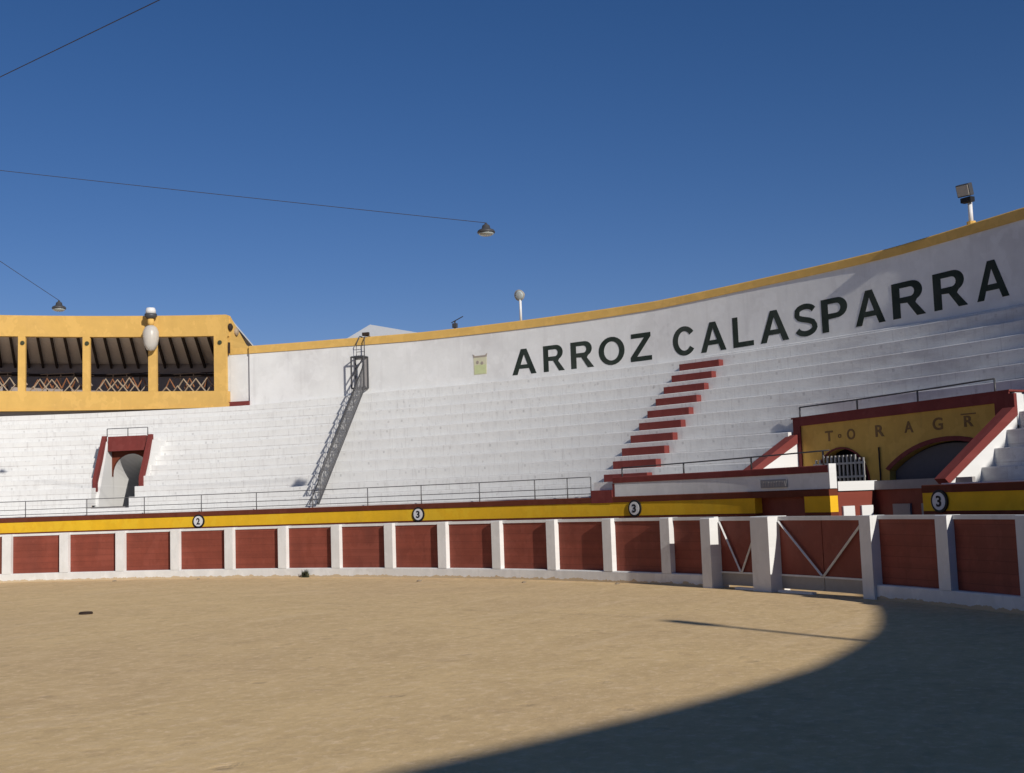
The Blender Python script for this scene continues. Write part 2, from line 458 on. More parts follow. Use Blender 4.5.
# front wall with the small door recess and the wide gate recess
bm = BM()
arc(bm, GATE[1], 360 + DOOR[0], rect(W0, W0 + 0.22, 0, 1.30)); arc(bm, DOOR[1], GATE[0], rect(W0, W0 + 0.22, 0, 1.30))
obj('front_wall', bm, 'white', gs)
bm = BM()
for a, b in ((GATE[1], 360 + DOOR[0]), (DOOR[1], GATE[0])): arc(bm, a, b, rect(W0, W0 + 0.22, 1.30, 1.535))
obj('painted_stripe', bm, 'stripe', gs, label='lower maroon stripe of the front wall')
bm = BM()
for a, b in ((GATE[1], 360 + DOOR[0]), (DOOR[1], GATE[0])): arc(bm, a, b, rect(W0 - 0.003, W0 + 0.22, 1.535, 1.875))
obj('yellow_band', bm, 'yellow', gs)
bm = BM()
arc(bm, GATE[1], 360 + GATE[0], crect(W0 - 0.02, W0 + 0.24, 1.875, 2.025))
obj('painted_stripe', bm, 'stripe', gs, label='upper maroon stripe of the front wall')
# walkway behind the front wall
bm = BM()
arc(bm, GATE[1] + 0.5, 360 + GATE[0] - 0.5, rect(W0 + 0.24, S0 + 0.5, 1.7, 2.049), 1.5)
arc(bm, GATE[0], GATE[1], rect(W0 + 1.36, S0, 1.98, 2.05), 1.0)
obj('walkway', bm, 'white', gs)

# openings in the tiers
VOM = (66.42, 69.38)
PORT = (112.80, 124.45)
def dr_at(a, k):          # the tiers sweep a little outwards towards the tunnel entrance
    return lerp([(106, 0), (116, 0.32), (124, 0.46), (150, 0.46), (200, 0.0)], a % 360) * (1 - k / NR)
def low(a): return lerp([(0, -0.17), (74, -0.17), (84, 0), (300, 0), (360, -0.17)], a % 360)
def dz_at(a, k): return low(a) - 0.08 * lerp([(106, 0), (116, 1), (150, 1), (200, 0)], a % 360) * (1 - k / NR)
for k in range(NR):
    r0 = S0 + DEPTH * k; r1 = S0 + DEPTH * (k + 1); z = ZS + RISE * k
    if k == NR - 1: r1 = UW + 0.02
    def pr(a, r0=r0, r1=r1, z=z, k=k):
        b = (z + RISE + dz_at(a, k + 1)) if k < NR - 1 else z + RISE + low(a)
        return crect(r0 + dr_at(a, k), r1 + dr_at(a, k + 1), z - 0.25 + dz_at(a, k), b, 0.016)
    cuts = []
    if 1 <= k <= 6: cuts.append(VOM)
    if k <= 3: cuts.append(PORT)
    bm = BM()
    if not cuts: arc(bm, 0, 360, pr)
    else:
        start = cuts[-1][1]; cur = start
        for c0, c1 in cuts: 
            pass
        segs = []
        cs = sorted(cuts)
        for i, (c0, c1) in enumerate(cs):
            nxt = cs[(i + 1) % len(cs)][0] + (360 if i == len(cs) - 1 else 0)
            segs.append((c1, nxt))
        for a, b in segs: arc(bm, a, b, pr)
    obj('seat_row', bm, 'seats', gs)
# high wall and cornice
bm = BM(); arc(bm, 73.9, 360 + 40, lambda a: [(UW, ZU - 0.3), (UW, ctop(a) - 0.15), (UW + 0.4, ctop(a) - 0.15), (UW + 0.4, -0.2), (UW + 0.02, -0.2), (UW + 0.02, ZU - 0.3)])
obj('high_wall', bm, 'white_wall', gs)
CT = lambda a: lerp([(0, .30), (96, .29), (106, .235), (114, .24), (121, .28), (360, .30)], a % 360)
bm = BM(); arc(bm, 73.9, 360 + 40, lambda a: [(UW - 0.035, ctop(a) - CT(a)), (UW - 0.035, ctop(a) - 0.03), (UW - 0.01, ctop(a)), (UW + 0.46, ctop(a)), (UW + 0.46, ctop(a) - CT(a))])
obj('cornice', bm, 'ochre', gs)
# narrow ledge line under the lettering (start of the last tread)
bm = BM(); arc(bm, 104, 150, crect(UW - 0.14, UW + 0.0, ZU, ZU + 0.10))
obj('ledge', bm, 'seats', gs)

# raised parapet box over the small door
bx = thing('raised_parapet', 'raised white parapet with maroon coping above the small recessed door', 'parapet', P(113, W0, 2.03))
bm = BM(); arc(bm, 106.55, GATE[0], rect(W0 + 0.004, W0 + 0.2, 2.026, 2.37)); obj('wall', bm, 'white', bx)
bm = BM(); arc(bm, 106.50, GATE[0] - 0.0, crect(W0 - 0.012, W0 + 0.2, 2.37, 2.525)); obj('coping', bm, 'red_paint', bx)
bm = BM(); frame_box(bm, P(GATE[0] + 0.03, W0 + 0.09, 2.29), GATE[0], 0.03, 0.20, 0.52); obj('end_face', bm, 'white', bx, label='sunlit white end of the parapet')
bm = BM(); arc(bm, 106.45, 106.60, rect(W0 + 0.002, W0 + 0.22, 2.026, 2.36)); obj('end_strip', bm, 'red_paint', bx)
# access step between the rail and the raised parapet
st = thing('access_steps', 'white topped maroon step at the left end of the raised parapet', 'step', P(105.8, W0, 1.9))
bm = BM(); arc(bm, 105.0, 106.44, rect(W0 - 0.024, W0 + 0.5, 1.87, 2.20)); obj('riser', bm, 'red_paint', st)
bm = BM(); arc(bm, 105.0, 106.44, rect(W0 + 0.10, W0 + 0.5, 2.20, 2.41)); obj('tread', bm, 'white', st)

# small door recess
dr = thing('recessed_door', 'dark maroon metal door set back under the raised parapet', 'door', P(117.2, W0 + 0.2, 0))
bm = BM(); arc(bm, DOOR[0] - 0.2, DOOR[1] + 0.2, rect(W0 + 0.225, W0 + 0.27, 0, 1.874)); obj('leaf', bm, 'gate_red', dr)
bm = BM(); frame_box(bm, P(117.9, W0 + 0.20, 1.0), 117.9, 0.10, 0.04, 0.03); obj('handle', bm, 'dark_metal', dr)

# wide gate recess: radial side walls, back gate, slab edge
gr = thing('gate_recess', 'maroon walled recess below the yellow tunnel entrance with white square pads', 'recess', P(122.7, W0, 0))
def radial(az, toff=0.0):
    a = RAD(az); er = Vector((math.sin(a), math.cos(a), 0)); et = Vector((math.cos(a), -math.sin(a), 0))
    return lambda u, v, d: er * u + et * (d + toff) + Vector((0, 0, v))
f = radial(GATE[0])
bm = BM(); prism(bm, [(W0 + 0.22, 0), (W0 + 1.36, 0), (W0 + 1.36, 1.97), (W0 + 0.22, 1.97)], f, -0.2, -0.02); obj('side_wall', bm, 'gate_red', gr)
bm = BM(); prism(bm, [(W0 + 0.22, 1.97), (W0 + 1.36, 1.97), (W0 + 1.36, 2.17), (W0 + 0.22, 2.17)], f, -0.2, 0.03); obj('white_edge', bm, 'white', gr)
for u0, u1 in ((W0 + 0.33, W0 + 0.66), (W0 + 0.86, W0 + 1.20)):
    bm = BM(); prism(bm, [(u0, 1.33), (u1, 1.33), (u1, 1.65), (u0, 1.65)], f, -0.02, 0.04); obj('square_pad', bm, 'white', gr, bevel=0.01)
f2 = radial(GATE[1])
bm = BM(); prism(bm, [(W0 + 0.24, 0), (W0 + 1.36, 0), (W0 + 1.36, 1.97), (W0 + 0.24, 1.97)], f2, 0.02, 0.2); obj('side_wall', bm, 'gate_red', gr)
bm = BM(); arc(bm, GATE[0] - 0.1, GATE[1] + 0.1, rect(W0 + 1.36, W0 + 1.42, 0, 1.979)); obj('back_wall', bm, 'gate_red', gr)
bm = BM(); arc(bm, GATE[0] + 0.05, GATE[1], rect(W0 + 1.28, W0 + 1.36, 1.97, 2.16)); obj('slab_edge', bm, 'grey', gr)  # white edge lying in shade, the shade put in as grey colour
for a0, a1 in ((121.1, 122.0), (122.6, 123.8)):
    bm = BM(); arc(bm, a0, a1, rect(W0 + 1.31, W0 + 1.36, 1.2, 1.66)); obj('grey_pad', bm, 'plaque', gr)

# ------------------------------------------------------------------ red aisle stairway
ai = thing('aisle_stairway', 'stairway of red painted half steps climbing the white tiers below the lettering', 'stairway', P(104.5, S0, ZS))
for k in range(0, 11):
    r = S0 + DEPTH * k; z = ZS + RISE * k
    if k == 0: z0, h, rr = z + 0.002, 0.20, r - 0.22
    else: z0, h, rr = z + 0.002, 0.225, r - 0.22
    w0 = 103.05; w1 = 105.95 - 0.05 * k
    bm = BM(); arc(bm, w0, w1, crect(rr, r - 0.002, z0, z0 + h, 0.012), 1.0)
    obj('step', bm, 'red_paint', ai)

# ------------------------------------------------------------------ lettering on the high wall
LET = [('A', 91.67, 93.26), ('R', 93.74, 95.11), ('R', 95.53, 97.0), ('O', 97.34, 98.96), ('Z', 99.34, 100.67), ('C', 101.98, 103.36), ('A', 103.67, 105.19),
       ('L', 105.61, 106.81), ('A', 107.2, 108.83), ('S', 109.14, 110.46), ('P', 110.69, 112.11), ('A', 112.5, 114.07), ('R', 114.47, 116.14), ('R', 116.56, 118.2), ('A', 118.64, 120.15)]
ZB = [(91, 6.30), (104, 6.305), (109, 6.34), (114, 6.40), (120, 6.48)]
ZT = [(91, 7.17), (104, 7.20), (109, 7.26), (114, 7.33), (120, 7.43)]
lt = thing('painted_lettering', 'large dark green lettering ARROZ CALASPARRA painted along the high white wall', 'lettering', P(106, UW, 6.3))
for ch, a0, a1 in LET:
    am = (a0 + a1) / 2; wd = 2 * UW * math.sin(RAD(a1 - a0) / 2)
    f = local(am); zb = lerp(ZB, am); zt = lerp(ZT, am)
    slope = (lerp(ZB, a1) - lerp(ZB, a0)) / wd
    rr = UW * math.cos(RAD(a1 - a0) / 2)
    bm = bold_bm(ch, zt - zb, wd, lambda u, v, d, f=f, s=slope, zb=zb, rr=rr: f(u, v + s * u, rr + d), -0.006, 0.02, -wd / 2, zb)
    obj('letter', bm, 'letter', lt)

# faded crest
f = local(89.56)
cr = thing('painted_crest', 'small faded shield crest painted on the high wall left of the lettering', 'crest', P(89.56, UW, 6.4))
bm = BM(); prism(bm, [(-0.27, 6.45), (0.25, 6.45), (0.27, 7.05), (-0.27, 7.05)], f, UW - 0.008, UW + 0.03); obj('shield', bm, 'crest_cream', cr)
bm = BM(); prism(bm, [(-0.24, 6.47), (0.23, 6.47), (0.24, 6.78), (-0.23, 6.78)], f, UW - 0.012, UW - 0.008); obj('field', bm, 'crest_green', cr)
bm = BM(); prism(bm, [(-0.27, 7.05), (0.27, 7.05), (0.30, 7.18), (0.2, 7.11), (-0.2, 7.11), (-0.30, 7.18)], f, UW - 0.014, UW + 0.03); obj('crown', bm, 'crest_brown', cr)
for x_, z_ in ((-0.10, 6.88), (0.08, 6.84)):
    bm = BM(); lathe(bm, f(x_, z_, UW - 0.006), [(0.058, 0), (0.058, 0.012)], 10, -f(0, 0, 1)); obj('figure', bm, 'crest_brown', cr)

# ------------------------------------------------------------------ tunnel entrance (yellow portal)
AX = 118.1; PF = local(AX); PY = R + 4.60
po = thing('tunnel_entrance', 'yellow tunnel entrance wall with maroon frame, two arches and faded lettering, cut into the tiers', 'tunnel entrance', P(AX, PY, 2.05))
def arch_pts(cx, cz, rad, hw, n=20, z0=1.9):
    t0 = math.acos(min(1, hw / rad)); pts = [(cx + hw, z0)]
    for i in range(n + 1):
        a = t0 + (PI - 2 * t0) * i / n
        pts.append((cx + rad * math.cos(a), cz + rad * math.sin(a)))
    pts.append((cx - hw, z0)); return pts
a1o = arch_pts(-1.39, 2.16, 0.82, 0.82)
a2o = arch_pts(1.72, 0.30, 2.68, 1.67)
zl = lambda x: 3.80 + 0.017 * (x + 3.1)
# raised opening tops, front panel with two arch holes
bm = BM()
# split at x = -0.45 so that each half carries one arch open at its foot
def half(x0, x1, hole, z1a, z1b):
    holep = list(hole)
    return [(x0, 1.9), (x0, z1a), (x1, z1b), (x1, 1.9)] + holep
prism(bm, half(-2.90, -0.45, a1o, 3.64, 3.67), PF, PY, PY + 0.25)
prism(bm, half(-0.449, 3.40, a2o, 3.67, 3.72), PF, PY, PY + 0.25)
obj('yellow_wall', bm, 'ochre_dark', po)
bm = BM()
for hole in ((-1.39, 2.16, 0.82, 0.82, 0.04), (1.72, 0.30, 2.68, 1.67, 0.10)):
    cx, cz, ra, hw, tk = hole
    inn = arch_pts(cx, cz, ra, hw); out = arch_pts(cx, cz, ra + tk, hw + tk)
    prism(bm, out[1:-1] + inn[1:-1][::-1], PF, PY - 0.025, PY - 0.001)
obj('arch_trim', bm, 'red_paint', po)
bm = BM()
prism(bm, [(-2.90, 2.0), (-2.90, zl(-2.9)), (3.34, zl(3.3)), (3.34, 3.0), (2.98, 3.0), (2.98, 3.69), (-2.66, 3.62), (-2.66, 2.0)], PF, PY - 0.04, PY - 0.002)
obj('maroon_frame', bm, 'red_paint', po)
bm = BM(); prism(bm, [(-2.95, zl(-2.9)), (-2.95, zl(-2.9) + 0.04), (3.36, zl(3.3) + 0.04), (3.36, zl(3.3))], PF, PY - 0.05, PY + 0.62); obj('coping', bm, 'red_paint', po)
bm = BM(); prism(bm, [(3.361, 2.9), (3.361, zl(3.3) - 0.03), (3.43, zl(3.3) - 0.03), (3.43, 2.9)], PF, PY + 0.04, PY + 0.27); obj('end_face', bm, 'white', po, label='sunlit white right end')
# dark room behind the arches
bm = BM()
prism(bm, [(-3.1, 1.9), (-3.1, 3.6), (3.3, 3.6), (3.3, 1.9)], PF, PY + 1.6, PY + 1.7)
prism(bm, [(-3.1, 3.45), (-3.1, 3.6), (3.3, 3.6), (3.3, 3.45)], PF, PY + 0.26, PY + 1.59)
obj('tunnel_interior', bm, 'dark_room', po)
bm = BM(); prism(bm, [(-3.0, 1.78), (-3.0, 1.9), (3.3, 1.9), (3.3, 1.78)], PF, W0 + 1.42, PY + 2.2); obj('floor', bm, 'grey', po)
bm = BM(); prism(bm, arch_pts(1.72, 0.30, 2.64, 1.63), PF, PY + 0.16, PY + 0.20); obj('arch_fill', bm, 'dark_fill', po, label='dark grey sheet filling the wide right arch')  # flat dark grey sheet fills the arch opening
# cheek walls following the slope of the tiers
for a_, d0, d1, lo0, lo1, th, r_end in ((PORT[0], -0.05, 0.18, (R + 3.05, 2.43), (R + 4.72, 3.22), 0.19, R + 4.72), (PORT[1], -0.20, 0.03, (R + 2.72, 2.04), (R + 4.66, 3.39), 0.17, R + 4.66)):
    f = radial(a_)
    bm = BM(); prism(bm, [(lo0[0] + 0.02, 1.9), lo0, lo1, (lo1[0], 1.9)], f, d0, d1); obj('cheek_wall', bm, 'white', po)
    bm = BM(); prism(bm, [(lo0[0] - 0.05, lo0[1]), (lo0[0] - 0.16, lo0[1] + th * 0.6), (lo1[0] - 0.10, lo1[1] + th), (lo1[0], lo1[1] + th), lo1], f, d0 - 0.03, d1 + 0.03); obj('coping', bm, 'red_paint', po)
bm = BM(); f = radial(PORT[1]); prism(bm, [(R + 4.60, 3.40), (R + 4.60, 3.85), (R + 4.68, 3.85), (R + 4.68, 3.40)], f, -0.20, 0.05); obj('coping', bm, 'red_paint', po)
bm = BM(); prism(bm, [(R + 4.681, 3.2), (R + 4.681, 3.83), (R + 4.90, 3.83), (R + 4.90, 3.2)], f, -0.18, 0.035); obj('end_face', bm, 'white', po)

# glyphs
for ch, x, zc, wd, hh in (('T', -1.74, 3.31, 0.25, 0.25), ('o', -1.40, 3.29, 0.10, 0.10), ('O', -1.04, 3.31, 0.25, 0.26), ('R', -0.16, 3.33, 0.26, 0.27), ('A', 0.68, 3.36, 0.25, 0.26), ('G', 1.48, 3.37, 0.27, 0.28), ('R', 2.29, 3.37, 0.24, 0.24)):
    obj('letter', text_bm(ch, hh, wd, PF, PY - 0.010, PY + 0.02, 0.02, x - wd / 2, zc - hh / 2), 'glyph', po)
bm = BM(); prism(bm, [(2.10, 3.51), (2.48, 3.51), (2.48, 3.54), (2.10, 3.54)], PF, PY - 0.010, PY + 0.02); obj('letter_bar', bm, 'glyph', po)
bm = BM(); tube(bm, [PF(-0.20, 1.92, PY - 0.03), PF(-0.20, 2.95, PY - 0.03)], 0.02, 8); obj('stain_tube', bm, 'rafter', po)  # thin dark tube added in place of an upright dark stain
# barred white gate in the left arch
gg = thing('barred_gate', 'white barred gate standing in the small left arch of the yellow tunnel entrance', 'gate', PF(-1.6, 1.9, PY - 0.1))
bm = BM()
for i in range(13):
    x = -2.12 + i * 0.125
    frame_box(bm, PF(x, 2.50 if 0 else 2.30, PY - 0.10), AX, 0.045, 0.03, 0.80 + (0.16 if 1 < i < 11 else 0.0), 0.04)
obj('bar', bm, 'bar_grey', gg, label='row of upright white bars')
gg.children[0].name = 'bars'
bm = BM()
for z in (2.02, 2.30, 2.62): frame_box(bm, PF(-1.37, z, PY - 0.13), AX, 1.62, 0.03, 0.05)
obj('crossbar', bm, 'bar_grey', gg)

# plaque on the raised parapet
pq = thing('plaque', 'small grey nameplate with worn lettering fixed on the white raised parapet', 'plaque', P(116.95, W0, 2.15))
fq = local(116.95)
bm = BM(); prism(bm, [(-0.40, 2.09), (0.40, 2.09), (0.40, 2.27), (-0.40, 2.27)], fq, W0 - 0.03, W0 + 0.01); obj('plate', bm, 'plaque', pq)
bm = BM()
for i in range(9):
    x = -0.34 + i * 0.083
    prism(bm, [(x, 2.12), (x + 0.045, 2.12), (x + 0.045 - 0.01 * (i % 3), 2.23), (x + 0.006 * (i % 2), 2.23)], fq, W0 - 0.036, W0 - 0.031)
obj('worn_lettering', bm, 'grey', pq)

# ------------------------------------------------------------------ left doorway in the tiers
vo = thing('tier_doorway', 'narrow doorway hood with maroon lintel and steep maroon edges in the left tiers', 'doorway', P(67.9, R + 5, 2.4))
VR = R + 5.05
for a_, d0, d1 in ((VOM[0], -0.15, 0.10), (VOM[1], -0.10, 0.15)):
    f = radial(a_)
    bm = BM(); prism(bm, [(R + 4.32, 2.3), (R + 4.32, 2.62), (R + 4.45, 2.95), (VR + 0.02, 4.66), (R + 6.09, 4.66), (R + 6.09, 2.3)], f, d0, d1); obj('cheek_wall', bm, 'white', vo)
    bm = BM(); prism(bm, [(R + 4.30, 2.85), (R + 4.30, 3.30), (VR - 0.03, 4.86), (VR + 0.10, 4.86), (VR + 0.10, 4.67), (R + 4.43, 3.16), (R + 4.43, 2.85)], f, (d0 if d0 < -0.12 else -0.02) + (0.03 if d0 < -0.12 else 0), (d1 if d1 > 0.12 else 0.02) - (0.03 if d1 > 0.12 else 0)); obj('coping', bm, 'red_paint', vo)
am = (VOM[0] + VOM[1]) / 2; VF = local(am); hw = VR * math.sin(RAD(VOM[1] - VOM[0]) / 2)
bm = BM(); prism(bm, [(-hw + 0.12, 4.30), (-hw + 0.12, 4.83), (hw - 0.12, 4.83), (hw - 0.12, 4.30)], VF, VR - 0.05, VR + 0.14); obj('lintel', bm, 'red_paint', vo)
bm = BM(); prism(bm, [(-hw + 0.12, 4.62), (-hw + 0.12, 4.81), (hw - 0.12, 4.81), (hw - 0.12, 4.62)], VF, VR + 0.141, R + 6.08); obj('roof_slab', bm, 'white', vo)
ra = hw - 0.12
ap = arch_pts(0.0, 3.48, ra * 1.02, ra * 1.02, 16, 2.25)
ap3 = arch_pts(0.0, 3.48, ra * 1.02, ra * 1.02, 16, 3.40)
bm = BM(); prism(bm, [(-ra - 0.08, 3.40), (-ra - 0.08, 4.61), (ra + 0.08, 4.61), (ra + 0.08, 3.40)] + ap3, VF, VR + 0.30, VR + 0.40); obj('arch_wall', bm, 'stripe', vo)
bm = BM()
A = [bm.verts.new(VF(u, v, VR + 0.401)) for u, v in ap]; B = [bm.verts.new(VF(u, v - 0.7, VR + 2.9)) for u, v in ap]
for i in range(len(ap) - 1): bm.faces.new((A[i], B[i], B[i + 1], A[i + 1]))
bm.faces.new(B)
obj('vault', bm, 'white', vo)
bm = BM(); prism(bm, [(-ra - 0.1, 2.2), (-ra - 0.1, 2.299), (ra + 0.1, 2.299), (ra + 0.1, 2.2)], VF, R + 3.9, VR + 0.4); obj('floor', bm, 'grey', vo)

# ------------------------------------------------------------------ railings
def railing(label, a_list, r, z0, z1, mids=(), mat='rail_grey', rad=0.014, group='railings on the grandstand', ends=None):
    t = thing('railing', label, 'railing', P(a_list[len(a_list) // 2], r, z0), group)
    a0, a1 = (ends or (a_list[0], a_list[-1]))
    zz = (lambda a: z1) if not callable(z1) else z1
    zb = (lambda a: z0) if not callable(z0) else z0
    n = max(2, int(abs(a1 - a0) / 1.0) + 1)
    bm = BM(); tube(bm, [P(a0 + (a1 - a0) * i / n, r, zz(a0 + (a1 - a0) * i / n)) for i in range(n + 1)], rad, 6); obj('handrail', bm, mat, t, True)
    for m_ in mids:
        bm = BM(); tube(bm, [P(a0 + (a1 - a0) * i / n, r, zb(0) + m_) for i in range(n + 1)], rad * 0.8, 5); obj('mid_rail', bm, mat, t, True)
    for a in a_list:
        bm = BM(); tube(bm, [P(a, r, zb(a)), P(a, r, zz(a))], rad * 1.15, 6); obj('post', bm, mat, t, True)
    return t
railing('long thin grey railing along the yellow striped wall left of the red stairway', [51.9, 56.0, 60.05, 64.13, 68.37, 72.44, 76.55, 80.57, 84.7, 88.76, 92.7, 96.94, 100.9, 103.2, 104.84], W0 + 0.08, 2.0, 2.56, (0.02 + 0.10, 0.28), 'rail_grey')
railing('thin black railing on the maroon coping of the raised parapet', [106.89, 111.0, 115.31, 119.64], W0 + 0.15, 2.51, lambda a: 2.75 + (a - 106.9) * 0.0065, (), 'dark_metal', 0.018, ends=(106.89, 120.0))
railing('black railing on top of the yellow tunnel entrance wall', [113.1, 116.3, 119.5, 123.3], R + 4.85, 3.80, lambda a: 4.10 + (a - 112.9) * 0.012, (), 'dark_metal', 0.02)
railing('small grey railing above the narrow doorway in the tiers', [66.5, 67.9, 69.25], VR + 0.05, 4.83, 5.12, (), 'rail_grey', 0.016)

# ------------------------------------------------------------------ metal ladder stair against the tiers
ms = thing('metal_stairs', 'narrow dark steel staircase with mesh sides climbing the white tiers to the cornice', 'stairs', P(83.2, R + 3.1, 2.05))
b0 = (R + 2.70, 2.12); b1 = (R + 7.6, 6.42)
def SP(s, side, dz=0.0):
    """s 0..1 up the stair; side 0 left stringer, 1 right"""
    r = b0[0] + (b1[0] - b0[0]) * s; z = b0[1] + (b1[1] - b0[1]) * s
    azr = 83.75 + (81.95 - 83.75) * s; azl = azr - 0.62
    return P(azl + (azr - azl) * side, r, z + dz)
for side in (0, 1):
    bm = BM(); tube(bm, [SP(0, side, 0.02), SP(0.98, side, 0.02)], 0.05 if side else 0.025, 4); obj('stringer', bm, 'dark_metal', ms)
bm = BM(); tube(bm, [SP(0.02, 1, 0.80), SP(0.97, 1, 0.84)], 0.032, 6); obj('handrail', bm, 'dark_metal', ms, True)
for i in (1, 5, 9, 13, 17, 21):
    bm = BM(); tube(bm, [SP(i / 24, 1, 0.0), SP(i / 24, 1, 0.82)], 0.016, 5); obj('post', bm, 'dark_metal', ms)
bm = BM()
for i in range(44):
    tube(bm, [SP(i / 48, 1, 0.05), SP((i + 2) / 48, 1, 0.80)], 0.008, 4)
    tube(bm, [SP((i + 2) / 48, 1, 0.05), SP(i / 48, 1, 0.80)], 0.008, 4)
obj('mesh_panel', bm, 'rail_grey', ms)
for i in range(18):
    s_ = (i + 0.5) / 18; bm = BM(); p = (SP(s_, 0, 0.03) + SP(s_, 1, 0.03)) / 2
    frame_box(bm, p, 82.3, 0.33, 0.12, 0.02); obj('tread', bm, 'rail_grey', ms)
cg = thing('ladder_cage', 'open steel cage with grey sheet at the top of the metal staircase', 'cage', P(81.55, UW - 0.3, 6.25))
fc = local(81.55)
bm = BM()
xs0, xs1, y0, y1 = -0.24, 0.27, UW - 0.36, UW - 0.05
for x in (xs0, xs1):
    for y in (y0, y1): tube(bm, [fc(x, 6.30, y), fc(x, 7.46, y)], 0.032, 6)
for z in (6.30, 7.45):
    tube(bm, [fc(xs0, z, y0), fc(xs1, z, y0)], 0.032, 6); tube(bm, [fc(xs0, z, y1), fc(xs1, z, y1)], 0.026, 6)
    tube(bm, [fc(xs0, z, y0), fc(xs0, z, y1)], 0.026, 6); tube(bm, [fc(xs1, z, y0), fc(xs1, z, y1)], 0.026, 6)
tube(bm, [fc(xs0, 6.7, y0), fc(xs1, 7.40, y0)], 0.025, 6)
obj('frame', bm, 'dark_metal', cg)
bm = BM(); prism(bm, [(-0.06, 6.33), (xs1 - 0.03, 6.33), (xs1 - 0.03, 7.42), (0.12, 7.42)], fc, y1 - 0.01, y1 + 0.0); obj('sheet', bm, 'grey', cg)
bm = BM()
for x in (-0.13, 0.20):
    tube(bm, [fc(x, 7.45, y1 - 0.1), fc(x, 7.95 + (0.12 if x > 0 else 0), y1 - 0.1), fc(x + (0.1 if x < 0 else 0), 8.24, UW - 0.06), fc(x + 0.06, 8.24, UW + 0.2)], 0.020, 6)
obj('ladder_rail', bm, 'dark_metal', cg)
bm = BM()
for z in (7.65, 7.88): tube(bm, [fc(-0.13, z, y1 - 0.1), fc(0.20, z, y1 - 0.1)], 0.011, 5)
obj('rung', bm, 'dark_metal', cg)
bm = BM(); frame_box(bm, fc(0.22, 8.30, UW - 0.05), 81.5, 0.26, 0.1, 0.12); obj('junction_box', bm, 'rafter', cg)

# ------------------------------------------------------------------ roofed gallery, left
GR = R + 7.6; GE = 72.5; GS = 45.0
gal = thing('roofed_gallery', 'ochre yellow roofed gallery with square columns on top of the left tiers', 'gallery', P(66, GR, 6.0))
gz = lambda base, k: (lambda a: base + (GE - a) * k)
ztop = gz(9.47, 0.029); zlin = gz(8.66, 0.028); zsil = gz(6.55, 0.026); zbot = gz(5.93, 0.0145)
bm = BM(); arc(bm, GS, GE, lambda a: [(GR, zbot(a)), (GR, zsil(a)), (GR + 0.3, zsil(a)), (GR + 0.3, zbot(a))], 1.0); obj('parapet', bm, 'ochre', gal)
bm = BM(); arc(bm, GS, GE, lambda a: [(GR, zlin(a)), (GR, ztop(a)), (GR + 0.3, ztop(a)), (GR + 0.3, zlin(a))], 1.0); obj('fascia', bm, 'ochre', gal)
bm = BM(); arc(bm, GS, GE, lambda a: [(GR - 0.03, zbot(a) - 0.0), (GR - 0.03, zbot(a) + 0.05), (GR - 0.001, zbot(a) + 0.05), (GR - 0.001, zbot(a))], 1.0); obj('drip_edge', bm, 'ochre', gal)
cols = [(71.66, 72.5), (67.25, 67.93), (62.93, 63.52), (58.78, 59.36), (54.5, 55.1), (50.2, 50.8), (46, 46.6)]
for a0, a1 in cols:
    am = (a0 + a1) / 2
    bm = BM(); arc(bm, a0, a1 - (0.12 if a0 < 71 else 0), lambda a: [(GR + 0.002, zsil(a) + 0.001), (GR + 0.002, zlin(a) - 0.001), (GR + 0.12, zlin(a) - 0.001), (GR + 0.12, zsil(a) + 0.001)], 1.0)
    cobj = obj('column', bm, 'ochre', gal)
    f = local(am)
    zz = zlin(am) - 0.26
    bm = BM(); lathe(bm, f(0, zz, GR + 0.0), [(0.085, 0), (0.085, 0.03), (0.03, 0.035)], 10, -f(0, 0, 1)); obj('emblem', bm, 'weed', cobj, origin=None)
BK = GR + 3.0
bm = BM(); arc(bm, GS, GE - 0.3, lambda a: [(GR + 0.301, zlin(a) + 0.30), (GR + 0.301, zlin(a) + 0.36), (BK, zlin(a) - 0.66), (BK, zlin(a) - 0.72)], 1.0); obj('ceiling', bm, 'ceiling', gal)
bm = BM(); arc(bm, GS, GE, lambda a: [(GR + 0.301, ztop(a) - 0.12), (GR + 0.301, ztop(a) - 0.04), (BK + 0.3, zlin(a) - 0.45), (BK + 0.3, zlin(a) - 0.52)], 1.0); obj('roof', bm, 'roof_pale', gal)
a = 46.0
while a < 72.2:
    bm = BM(); zf = zlin(a); f = radial(a); sk = lambda u, v, d, f=f: f(u, v, d - 0.30 * (u - GR - 0.3))
    prism(bm, [(GR + 0.301, zf + 0.14), (GR + 0.301, zf + 0.295), (BK - 0.01, zf - 0.725), (BK - 0.01, zf - 0.88)], sk, -0.045, 0.045); obj('rafter', bm, 'rafter', gal)
    a += 0.86
bm = BM(); arc(bm, GS, GE - 0.3, lambda a: [(BK, 5.6), (BK, zlin(a) - 0.6), (BK + 0.25, zlin(a) - 0.6), (BK + 0.25, 5.6)], 1.0); obj('back_wall', bm, 'back', gal)
bm = BM(); arc(bm, GS, GE - 0.3, lambda a: [(BK - 0.1, zlin(a) - 1.25), (BK - 0.1, zlin(a) - 1.15), (BK - 0.001, zlin(a) - 1.15), (BK - 0.001, zlin(a) - 1.25)], 1.0); obj('beam', bm, 'rafter', gal)
bm = BM(); arc(bm, GS, GE - 0.3, rect(GR + 0.31, BK, 5.7, 6.2), 1.0); obj('floor', bm, 'grey', gal)
